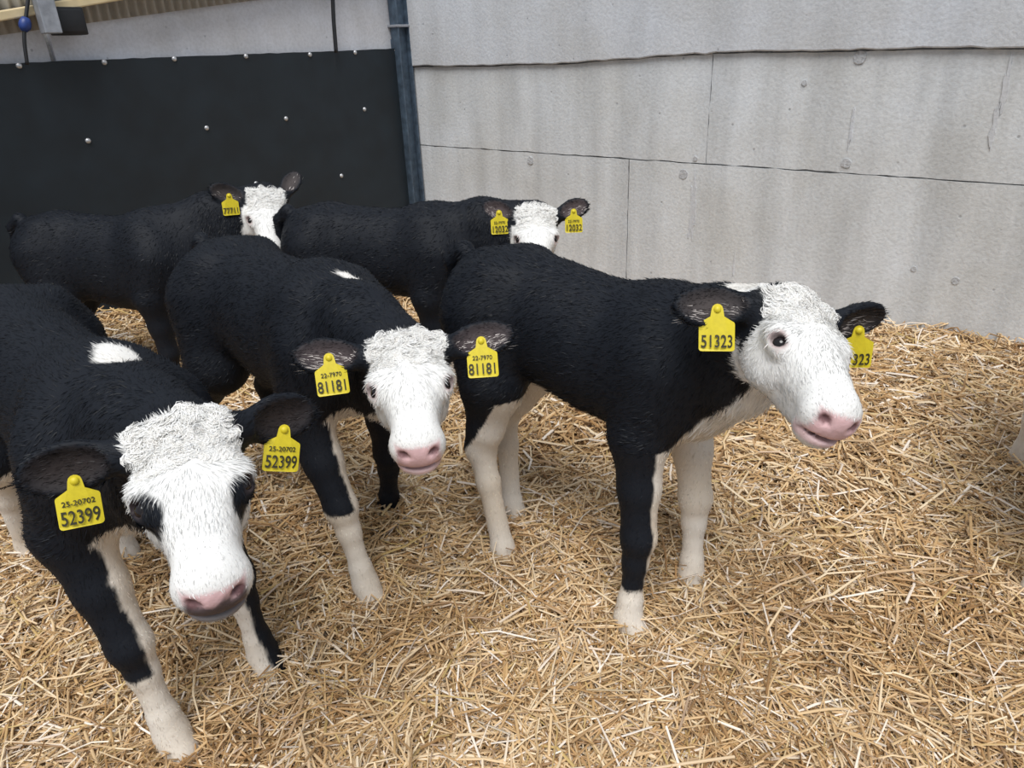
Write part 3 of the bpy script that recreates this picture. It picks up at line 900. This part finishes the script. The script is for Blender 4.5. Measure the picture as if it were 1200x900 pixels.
        for sx in (-1, 1):
            nst = np.maximum(nst, sstep(0.0135, 0.008, np.linalg.norm((h - np.array([sx * 0.0265, 0.262, -0.060])) / np.array([1.0, 1, 0.75]), axis=1)))
            er = np.linalg.norm((h - (np.array([sx * EYE[0], EYE[1], EYE[2]]) + EOUT * np.array([sx, 1, 1]) * 0.017)) / np.array([1.1, 1.25, 1.0]), axis=1)
            rim = (sstep(0.0185, 0.0135, er) * fc.get('rim', 0.55))[:, None]
            col = col * (1 - rim) + np.array([0.45, 0.24, 0.23]) * rim
            lid = sstep(0.0138, 0.0115, er)[:, None]
            col = col * (1 - 0.7 * lid) + np.array([0.05, 0.035, 0.035]) * 0.7 * lid
        col = col * (1 - 0.8 * nst[:, None]) + np.array([0.10, 0.035, 0.04]) * 0.8 * nst[:, None]
        mouth = (sstep(0.006, 0.002, np.abs(h[:, 2] + 0.0955)) * (h[:, 1] > 0.235) * (hx < 0.042))[:, None]
        col = col * (1 - 0.6 * mouth) + np.array([0.12, 0.04, 0.04]) * 0.6 * mouth
        nohair = np.maximum(pk[:, 0], nst)
        for sx in (-1, 1):
            er = np.linalg.norm(h - (np.array([sx * EYE[0], EYE[1], EYE[2]]) + EOUT * np.array([sx, 1, 1]) * 0.017), axis=1)
            nohair = np.maximum(nohair, sstep(0.019, 0.015, er))
        return np.clip(col, 0.004, 1), h, inhead, isear, inner, nohair, mk[:, 0]
    col_v = coat(V)[0]

    root = empty('calf', root_w, label=spec['label'], category='calf', group=spec.get('group'))
    rz = math.atan2(h2[1], h2[0])
    root.rotation_euler = (0, 0, rz)
    Mroot = Matrix.Translation(Vector(root_w)) @ Matrix.Rotation(rz, 4, 'Z')
    Minv = Mroot.inverted()
    body = mesh_obj('body', V, Q, M_skin, root, smooth=True, attrs={'Col': col_v})

    # ---------------------------------------------- eyes
    if not spec.get('far'):
        for sx in (1, -1):
            c_ = H(*(np.array([sx * EYE[0], EYE[1], EYE[2]]) + EOUT * np.array([sx, 1, 1]) * 0.0045))
            u_, v_ = np.meshgrid(np.linspace(0, math.pi, 9), np.linspace(0, 2 * math.pi, 16, endpoint=False), indexing='ij')
            sp = np.stack([np.sin(u_) * np.cos(v_), np.sin(u_) * np.sin(v_), np.cos(u_)], -1).reshape(-1, 3) * 0.0140 * HS
            ii = np.arange(9 * 16).reshape(9, 16)
            fq_ = np.stack([ii[:-1], np.roll(ii[:-1], -1, 1), np.roll(ii[1:], -1, 1), ii[1:]], -1).reshape(-1, 4)
            o = mesh_obj('eye', sp, fq_[:, ::-1], M_eye, root, smooth=True, label='dark glossy eye')
            o.location = c_
    # ---------------------------------------------- hair
    nh = spec.get('hair', 30000)
    tri = np.concatenate([Q[:, [0, 1, 2]], Q[:, [0, 2, 3]]])
    ab_, ac_ = V[tri[:, 1]] - V[tri[:, 0]], V[tri[:, 2]] - V[tri[:, 0]]
    fn = np.cross(ab_, ac_); ar = np.linalg.norm(fn, axis=1) + 1e-12; fn /= ar[:, None]
    cen = V[tri].mean(1)
    hc = ((cen - P) @ HB.T) / HS
    headw = (np.abs(hc[:, 0]) < 0.24) & (hc[:, 1] > -0.04) & (hc[:, 1] < 0.3) & (np.abs(hc[:, 2] + 0.06) < 0.12)
    weight = ar * np.where(headw, 3.0, 1.0) * np.where(cen[:, 2] < 0.01, 0.0, 1.0)
    # strands facing away from the visible side are still grown, only the buried feet are left bare
    pick = rng.choice(len(tri), nh, p=weight / weight.sum())
    a1, a2 = rng.random((2, nh)); sw = a1 + a2 > 1; a1[sw], a2[sw] = 1 - a1[sw], 1 - a2[sw]
    Pt = V[tri[pick, 0]] + ab_[pick] * a1[:, None] + ac_[pick] * a2[:, None]
    nn = fn[pick]
    col, h, inhead, isear, inner, nohair, wm = coat(Pt)
    keep = nohair < 0.4
    Pt, nn, col, h, inhead, isear, inner, wm = [a_[keep] for a_ in (Pt, nn, col, h, inhead, isear, inner, wm)]
    m = len(Pt)
    x, y, z = Pt.T
    flow = np.tile(np.array([-1.0, 0, -0.35]), (m, 1))
    legm = z < 0.47 * S
    flow[legm] = (-0.25, 0, -1)
    flow[(x > 0.27 * S) & ~inhead & ~legm] = (-0.55, 0, -0.85)
    # face: hair runs from a whorl between the eyes towards the nose below and up over the poll above
    hw = h - np.array([0, 0.095, -0.02])
    rad_ = np.stack([h[:, 0], (h[:, 1] - 0.095) * 1.3 + 0.012, 0 * h[:, 0]], -1); rad_ /= np.linalg.norm(rad_, axis=1)[:, None] + 1e-6
    fh = rad_ + np.stack([0 * h[:, 0], sstep(0.10, 0.16, h[:, 1]) * 1.2, -0.4 * sstep(0.03, 0.06, np.abs(h[:, 0]))], -1)
    flow = np.where(inhead[:, None], fh @ HB, flow)
    for c_, Em, Lr, rt in ears:
        q = np.linalg.norm(Pt - c_, axis=1) < Lr * 0.6
        flow[q & isear] = Em[0]
    swirl = np.stack([vnoise(Pt, 13, 21), vnoise(Pt, 13, 22), vnoise(Pt, 13, 23)], -1)
    flow = flow / np.linalg.norm(flow, axis=1)[:, None] + 0.38 * swirl + 0.16 * rng.normal(size=(m, 3))
    tang = flow - nn * np.sum(flow * nn, 1)[:, None]
    tang /= np.linalg.norm(tang, axis=1)[:, None] + 1e-9
    ln = rng.uniform(0.009, 0.020, m) * np.where(inhead, 0.85, 1) * np.where(inhead & (h[:, 1] > 0.19), 0.55, 1) * np.where(legm, 0.6, 1) * np.where(isear, 0.6, 1)
    lower = np.zeros(m, bool)
    for c_, Em, Lr, rt in ears:
        q = (Pt - c_) @ Em.T
        sg = np.sign(toLd((0, 0, -1.0)) @ Em[1])
        lower |= (np.linalg.norm(q, axis=1) < Lr * 0.6) & (q[:, 1] * sg > -0.004) & (q[:, 0] < Lr * 0.33)
    tuft = (inner > 0.4) & isear & lower & (rng.random(m) < fc.get('tuft', 0.25))
    ln = np.where(tuft, ln * 1.6, ln)
    col = np.where(tuft[:, None], np.array([0.55, 0.50, 0.48]), col)
    under_ = (nn[:, 2] < -0.35) & ~legm & ~inhead
    ln = np.where(under_, ln * 1.8, ln)
    lift = rng.uniform(0.08, 0.38, m)
    dirv = tang + nn * lift[:, None]; dirv /= np.linalg.norm(dirv, axis=1)[:, None]
    twist = rng.normal(0, 1, m) * np.where(inhead, 0.15, 0.5)
    wd = np.cross(nn, tang); wd = wd * np.cos(twist)[:, None] + nn * np.sin(twist)[:, None]
    hw_ = rng.uniform(0.00045, 0.0010, m) * spec.get('hair_w', 1.0)
    b0 = Pt - nn * 0.001
    p1 = b0 + dirv * (ln * 0.55)[:, None]
    d2 = dirv * 0.8 + tang * 0.5; d2 /= np.linalg.norm(d2, axis=1)[:, None]
    p2 = p1 + d2 * (ln * 0.5)[:, None]
    vv = np.stack([b0 - wd * hw_[:, None], b0 + wd * hw_[:, None], p1 + wd * (hw_ * 0.85)[:, None], p1 - wd * (hw_ * 0.85)[:, None], p2], 1)
    jit = np.exp(rng.normal(0, 0.16, m))[:, None] * np.where(wm[:, None] > 0.5, 1, rng.uniform(0.7, 1.3, (m, 1)))
    ch = np.clip(col * jit, 0, 0.9)
    k5 = np.arange(m)[:, None] * 5
    HV = [vv.reshape(-1, 3)]; HC = [np.repeat(ch, 5, 0)]
    HQ = [k5 + np.array([0, 1, 2, 3])]; HT = [k5 + np.array([3, 2, 4])]
    base = m * 5
    # ---------------------------------------------- curls on the poll
    nc = spec.get('curls', 2600)
    if nc:
        okp = (hc[:, 1] > -0.035) & (hc[:, 1] < 0.088) & (np.abs(hc[:, 0]) < 0.066) & (hc[:, 2] > -0.055) & ((fn @ HB[2]) > -0.1)
        ci = np.flatnonzero(okp)
        pick = rng.choice(ci, nc, p=ar[ci] / ar[ci].sum())
        a1, a2 = rng.random((2, nc)); sw = a1 + a2 > 1; a1[sw], a2[sw] = 1 - a1[sw], 1 - a2[sw]
        Pt = V[tri[pick, 0]] + ab_[pick] * a1[:, None] + ac_[pick] * a2[:, None]
        nn = fn[pick]
        col = coat(Pt, 0.3)[0]
        wsel = col[:, 0] > 0.4
        Pt, nn, col = Pt[wsel], nn[wsel], col[wsel]
        nc = len(Pt)
        hh_ = ((Pt - P) @ HB.T) / HS
        # locks: strands near one another share a phase and a sense of turning
        ph = 5.0 * vnoise(Pt, 42, 31) + 2.0 * vnoise(Pt, 18, 32)
        sense = np.sign(vnoise(Pt, 26, 33) + 1e-6)
        up = np.tile(Hd((0, -1, 0.4)), (nc, 1))
        t1 = up - nn * np.sum(up * nn, 1)[:, None]; t1 /= np.linalg.norm(t1, axis=1)[:, None] + 1e-9
        t2 = np.cross(nn, t1)
        curl_l = rng.uniform(0.016, 0.032, nc) * HS * (1 - 0.6 * sstep(0.015, 0.085, hh_[:, 1]))
        seg = 4
        pos = Pt - nn * 0.001
        rows = [pos]; dl = []
        for k_ in range(seg):
            f_ = k_ / seg
            ang = ph + sense * (f_ * 4.2)
            dv = t1 * np.cos(ang)[:, None] + t2 * np.sin(ang)[:, None] + nn * (0.60 - 0.85 * f_) + 0.15 * rng.normal(size=(nc, 3))
            dv /= np.linalg.norm(dv, axis=1)[:, None]
            pos = pos + dv * (curl_l / seg)[:, None]
            rows.append(pos); dl.append(dv)
        dl.append(dl[-1])
        rows = np.stack(rows, 1); dl = np.stack(dl, 1)
        sd = np.cross(dl, nn[:, None] + 0.3 * rng.normal(size=(nc, 1, 3))); sd /= np.linalg.norm(sd, axis=2)[:, :, None] + 1e-9
        wv_ = np.array([1, 1, 0.95, 0.75, 0.3])[None, :, None] * rng.uniform(0.0006, 0.0012, (nc, 1, 1)) * spec.get('hair_w', 1.0)
        cv = np.stack([rows - sd * wv_, rows + sd * wv_], 2).reshape(nc, -1, 3)
        kk = np.arange(nc)[:, None] * 10 + base
        for k_ in range(seg):
            HQ.append(kk + np.array([2 * k_, 2 * k_ + 1, 2 * k_ + 3, 2 * k_ + 2]))
        tint = np.clip(np.maximum(col, 0.8 * (col[:, :1] > 0.5)) * 1.12 * np.exp(rng.normal(0, 0.05, (nc, 1))) * (1 - 0.05 * rng.random((nc, 1)) * np.array([0, 0.5, 1.0])), 0, 0.93)
        HV.append(cv.reshape(-1, 3)); HC.append(np.repeat(tint, 10, 0)); base += nc * 10
    mesh_obj('coat_hair', np.concatenate(HV), [np.concatenate(HQ), np.concatenate(HT)], M_hair, root, smooth=True, attrs={'Col': np.concatenate(HC)}, kind='stuff')
    # ---------------------------------------------- ear tags
    for i in (0, 1):
        tg = spec.get('tags', {}).get(i)
        if not tg: continue
        c_, Em, Lr, rt = ears[i]
        along, drop, outz = tg.get('at', (0.0, 0.010, 0.018))
        dn_ = toLd((0, 0, -1.0)); dn_ = norm(dn_ - Em[2] * (dn_ @ Em[2]) - Em[0] * (dn_ @ Em[0]) * 0.8)
        pin_l = c_ + Em[0] * along * HS + dn_ * drop * HS + Em[2] * outz * HS
        pin = pin_l @ Rl + root_w
        nrm = tg.get('nrm')
        if nrm is None:
            nrm = norm(CAM - pin) * 0.6 + norm(Em[2] @ Rl) * 0.4
        ear_tag(root, Minv, pin, tg.get('down', (0, 0, -1)), nrm, tg['num'], tg.get('small', ''), tg.get('scale', 1.0))
    return root

# ------------------------------------------------------------------ the calves
def iv(dx, dy, dz=0.0):
    return norm(cr * dx - cu * dy + cd * dz)
white_below = lambda z0, tilt=0.0: (lambda f, o, z: z0 - z + tilt * f)
all_black = lambda f, o, z: np.full_like(z, -0.05)
G2 = lambda x, y: tuple(ground(x, y)[:2])

CALVES = [
    dict(label='calf with black eye patches and dark-tipped nose, ear tags numbered 52399', pos=(-0.885, 1.335), heading=(0.74, -0.67), scale=1.02, girth=0.84, withers_dip=0.03, crest_dip=0.015,
         **solve_head((208, 492), 1.05, (252, 698), 1.02), lat=iv(-105, 29, -52), pitch=-4,
         ears=[((1, -0.05, -0.08), (0, 0.85, 0.5)), ((-1, -0.30, -0.22), (0, 0.85, 0.5))], ear_len=0.116,
         feet={'fr': (*G2(212, 880), -0.05), 'fl': (*G2(318, 785), -0.05), 'hr': G2(42, 655)},
         legs={'fr': lambda f, o, z: np.maximum(0.19 - z, -o - 0.010), 'fl': lambda f, o, z: -o - 0.008 + 0 * z, 'hr': white_below(0.40), 'hl': white_below(0.40)},
         colour=dict(patches=[(ground(138, 420, 0.795), (0.046, 0.032, 0.06), 1)], head_patches=[((0.056, 0.129, -0.040), (0.028, 0.034, 0.030)), ((-0.060, 0.126, -0.045), (0.027, 0.034, 0.030))], dark_nose=True, rim=0.0, ear_in=(0.035, 0.026, 0.024), tuft=0.0),
         tags={0: dict(num='52399', small='25-20702', at=(-0.006, 0.016, 0.016), down=iv(10, 60), scale=0.92), 1: dict(num='52399', small='25-20702', at=(-0.004, 0.016, 0.016), down=iv(-6, 60), scale=0.92)}, hair=66000, curls=11000),
    dict(label='calf with pale pink nose facing forward, ear tags numbered 81181', pos=(-0.565, 1.785), heading=(0.72, -0.69), scale=1.0,
         **solve_head((474, 394), 1.41, (491, 535)), lat=iv(-100, 4, -8),
         ears=[((1, -0.10, 0.10), (-0.1, 0.55, 0.85)), ((-1, -0.10, 0.10), (0.1, 0.55, 0.85))], ear_len=0.125,
         feet={'fr': G2(437, 702), 'fl': G2(463, 606), 'hl': G2(340, 552), 'hr': G2(264, 570)},
         legs={'fr': lambda f, o, z: np.maximum(0.25 - z, -o - 0.012), 'fl': all_black, 'hr': all_black, 'hl': white_below(0.14)},
         colour=dict(patches=[(ground(411, 327, 0.80), (0.030, 0.014, 0.03), 1), (ground(268, 425, 0.50), (0.03, 0.02, 0.03), 1), (ground(300, 448, 0.50), (0.03, 0.02, 0.04), 1)], throat=0.01, belly=(0.3, 0.3, 0.3, 0.44, 0.49, 0.52, 0.57, 0.60), ear_in=(0.075, 0.055, 0.055), tuft=0.6),
         tags={0: dict(num='81181', small='22-7970', at=(-0.004, 0.010, 0.018)), 1: dict(num='81181', small='22-7970', at=(-0.004, 0.010, 0.018))}, hair=60000, curls=9000),
    dict(label='calf standing side-on in front of the concrete wall, ear tag numbered 51323', pos=(0.19, 1.60), heading=(0.75, -0.66), scale=0.99,
         **solve_head((940, 348), 1.27, (987, 497)), lat=iv(-100, 0, -50), pitch=-2, withers_dip=0.025, crest_dip=0.02,
         ears=[((1, 0.06, -0.31), (0.1, 0.6, 0.7)), ((-1, -0.35, 0.25), (0, 1, 0.0))], ear_len=0.125,
         feet={'fr': G2(745, 740), 'fl': G2(818, 692), 'hr': G2(598, 660), 'hl': G2(607, 606)},
         legs={'fr': lambda f, o, z: np.maximum(0.12 - z, -o * 0.8 + f * 0.7 - 0.020), 'fl': white_below(0.47), 'hr': white_below(0.35, 2.0), 'hl': white_below(0.46)},
         colour=dict(patches=[(at(884, 338, 1.36), (0.05, 0.05, 0.045), 1)], throat=0.012),
         tags={0: dict(num='51323', small='', at=(-0.004, 0.010, 0.018)), 1: dict(num='51323', small='', at=(-0.004, 0.010, 0.018))}, hair=66000, curls=9000),
    dict(label='calf peering over the back of the side-on calf, ear tags numbered 12032', pos=(-0.44, 2.66), heading=(0.96, -0.24), scale=0.93, cell=0.0078, sink=0.05,
         **solve_head((628, 245), 2.50, (630, 325), 0.95), lat=iv(-100, 2, 0),
         ears=[((1, -0.18, 0.34), (0.0, 0.6, 0.75)), ((-1, -0.30, 0.26), (0.0, 0.6, 0.75))], ear_len=0.11,
         legs={'fr': white_below(0.25), 'fl': white_below(0.25), 'hr': white_below(0.25), 'hl': white_below(0.25)}, colour=dict(ear_in=(0.12, 0.09, 0.09), tuft=0.5),
         tags={0: dict(num='12032', small='22-7970', at=(-0.004, 0.010, 0.030)), 1: dict(num='12032', small='22-7970', at=(-0.004, 0.010, 0.018))}, hair=28000, curls=3500, hair_w=1.25),
    dict(label='all-black-bodied calf with white head beside the black rubber panel', pos=(-1.52, 2.83), heading=(0.98, -0.18), scale=0.93, cell=0.0078, sink=0.05, belly_drop=0.05, z=-0.015,
         **solve_head((311, 224), 2.82, (319, 301), 1.0), lat=iv(-100, 0, -38),
         ears=[((1, -0.02, 0.34), (0.0, 0.6, 0.75)), ((-0.55, -0.95, 0.15), (0.4, 0.6, 0.75))], ear_len=0.12,
         legs={'fr': all_black, 'fl': all_black, 'hr': all_black, 'hl': all_black}, colour=dict(belly=(0.3,) * 8, throat=-0.2),
         tags={0: dict(num='77711', small='', at=(-0.004, 0.010, 0.034), down=iv(10, 50))}, hair=28000, curls=3500, hair_w=1.25),
    dict(label='calf at the pen edge showing only a white leg', pos=(1.50, 1.60), heading=(0.51, 0.86), scale=1.0, cell=0.009,
         poll=(1.80, 2.10, 0.90), face=(0.35, 0.55, -0.62), lat=(0.86, -0.51, 0), ears=[((1, -0.1, 0.05), (0, 0.6, 0.75)), ((-1, -0.1, 0.05), (0, 0.6, 0.75))],
         feet={'fl': G2(1192, 545), 'hl': G2(1208, 702)},
         legs={k: white_below(0.40) for k in ('fr', 'fl', 'hr', 'hl')}, colour=dict(), hair=5000, curls=300, hair_w=1.6),
]
import time
for sp in CALVES:
    t0 = time.time()
    make_calf(sp)
    print('calf', round(time.time() - t0, 1))

# ------------------------------------------------------------------ loose straw over the bedding
M_straw, nt, b = new_mat('straw')
a = N(nt, 'ShaderNodeAttribute', attribute_name='Col')
nt.links.new(a.outputs['Color'], b.inputs['Base Color'])
b.inputs['Roughness'].default_value = 0.42
b.inputs['Specular IOR Level'].default_value = 0.5

def straw_batch(n, lmin, lmax, wmin, wmax, zlo, zhi, tilt, far_keep=1.15, around=None, simple=False):
    pts = []
    tot = 0
    if around is not None:
        rr_, aa_ = 0.10 * np.sqrt(rng.random(n)) + 0.012, rng.uniform(0, 2 * math.pi, n)
        c_ = around[rng.integers(0, len(around), n)]
        pts = [np.stack([c_[:, 0] + rr_ * np.cos(aa_), c_[:, 1] + rr_ * np.sin(aa_), 0 * rr_], -1)]; tot = n
    while tot < n:
        x = rng.uniform(-3.8, 3.8, n * 3); y = rng.uniform(0.3, 5.2, n * 3)
        p3 = np.stack([x, y, 0 * x], -1)
        q = p3 - CAM
        dep = q @ cd
        sx = (q @ cr) / dep * F; sy = -(q @ cu) / dep * F
        ok = (np.abs(sx) < 1050) & (sy < 800) & (dep > 0.4)
        ok &= (rng.random(len(x)) < 0.55) | ((np.abs(sx) < 680) & (sy < 520))
        ok &= ((p3 - K) @ NS > 0.02) & ((p3 - K) @ NT > 0.05)
        ok &= rng.random(len(x)) < np.minimum(1, (far_keep / dep) ** 1.6)
        pts.append(p3[ok]); tot += ok.sum()
    p = np.concatenate(pts)[:n]
    dep = (p - CAM) @ cd
    ln = np.exp(rng.uniform(math.log(lmin), math.log(lmax), n))
    big = np.clip(dep / 1.6, 1.0, 1.7)
    w = rng.uniform(wmin, wmax, n) * big
    az = rng.uniform(0, 2 * math.pi, n) + 1.2 * vnoise(p, 4.0, 41)
    el = rng.normal(0, tilt, n)
    d_ = np.stack([np.cos(az) * np.cos(el), np.sin(az) * np.cos(el), np.sin(el)], -1)
    z = bed(p[:, 0], p[:, 1]) + rng.uniform(zlo, zhi, n)
    c = np.stack([p[:, 0], p[:, 1], z], -1)
    # ends follow the bed a little so that straws do not stand proud of the slopes
    e0 = c - d_ * ln[:, None] / 2; e1 = c + d_ * ln[:, None] / 2
    for e_ in (e0, e1):
        hb = bed(e_[:, 0], e_[:, 1])
        e_[:, 2] = np.maximum(e_[:, 2], hb - 0.012) * 0.5 + 0.5 * (e_[:, 2] - z + hb + (z - bed(p[:, 0], p[:, 1])))
    bendv = np.cross(d_, rng.normal(size=(n, 3))) * (ln * rng.uniform(0, 0.10, n))[:, None]
    m_ = (e0 + e1) / 2 + bendv
    sd = np.cross(d_, np.array([0, 0, 1.0]) + 0.5 * rng.normal(size=(n, 3))); sd /= np.linalg.norm(sd, axis=1)[:, None] + 1e-9
    up = np.cross(sd, d_)
    hw_ = (w / 2)[:, None]
    rows = []
    for e_, k_ in ((e0, 0.9), (m_, 1.0), (e1, 0.75)):
        rows += [e_ - sd * hw_ * k_ - up * hw_ * 0.5, e_ + up * hw_ * 0.55, e_ + sd * hw_ * k_ - up * hw_ * 0.5]
    v = np.stack(rows, 1)                        # n, 9, 3 : a shallow roof-shaped stalk
    kk = np.arange(n)[:, None] * 9
    f = np.concatenate([kk + np.array(t) for t in ((0, 1, 4, 3), (1, 2, 5, 4), (3, 4, 7, 6), (4, 5, 8, 7))])
    if simple:
        v = v[:, [0, 1, 2, 6, 7, 8]]
        kk = np.arange(n)[:, None] * 6
        f = np.concatenate([kk + np.array(t) for t in ((0, 1, 4, 3), (1, 2, 5, 4))])
    # colour of the single stalk
    t = rng.random(n)[:, None]
    pal = np.array([(0.60, 0.39, 0.165), (0.72, 0.52, 0.265), (0.83, 0.67, 0.41), (0.46, 0.27, 0.105), (0.30, 0.165, 0.06), (0.90, 0.81, 0.64), (0.57, 0.41, 0.15)])
    pr = np.array([0.21, 0.25, 0.18, 0.15, 0.08, 0.09, 0.04])
    i0 = rng.choice(len(pal), n, p=pr); i1 = rng.choice(len(pal), n, p=pr)
    old = (vnoise(p, 3.1, 51) + 0.6 * vnoise(p, 8.0, 52) + rng.normal(0, 0.5, n) > 0.7)      # patches of older, browner straw
    i0 = np.where(old, rng.choice([0, 3, 4], n), i0)
    cc = pal[i0] * (0.6 + 0.4 * t) + pal[i1] * (0.4 - 0.4 * t)
    cc = cc * np.array([0.95, 0.95, 1.06])
    return v.reshape(-1, 3), f, np.repeat(cc, v.shape[1], 0)

VS, FS, CS = [], [], []
off = 0
for args in ((125000, 0.02, 0.07, 0.0016, 0.0036, -0.016, 0.010, 0.34, 1.15, None, True), (76000, 0.03, 0.11, 0.0018, 0.0046, -0.008, 0.022, 0.30), (27000, 0.06, 0.20, 0.0026, 0.0062, 0.002, 0.032, 0.20), (6500, 0.03, 0.13, 0.0018, 0.0045, 0.0, 0.05, 0.30, 1.15, np.array(FEET))):
    v, f, c = straw_batch(*args)
    VS.append(v); FS.append(f + off); CS.append(c); off += len(v)
mesh_obj('loose_straw', np.concatenate(VS), np.concatenate(FS), M_straw, smooth=False, attrs={'Col': np.concatenate(CS)}, kind='stuff', label='deep golden straw bedding strewn across the pen floor', category='straw')
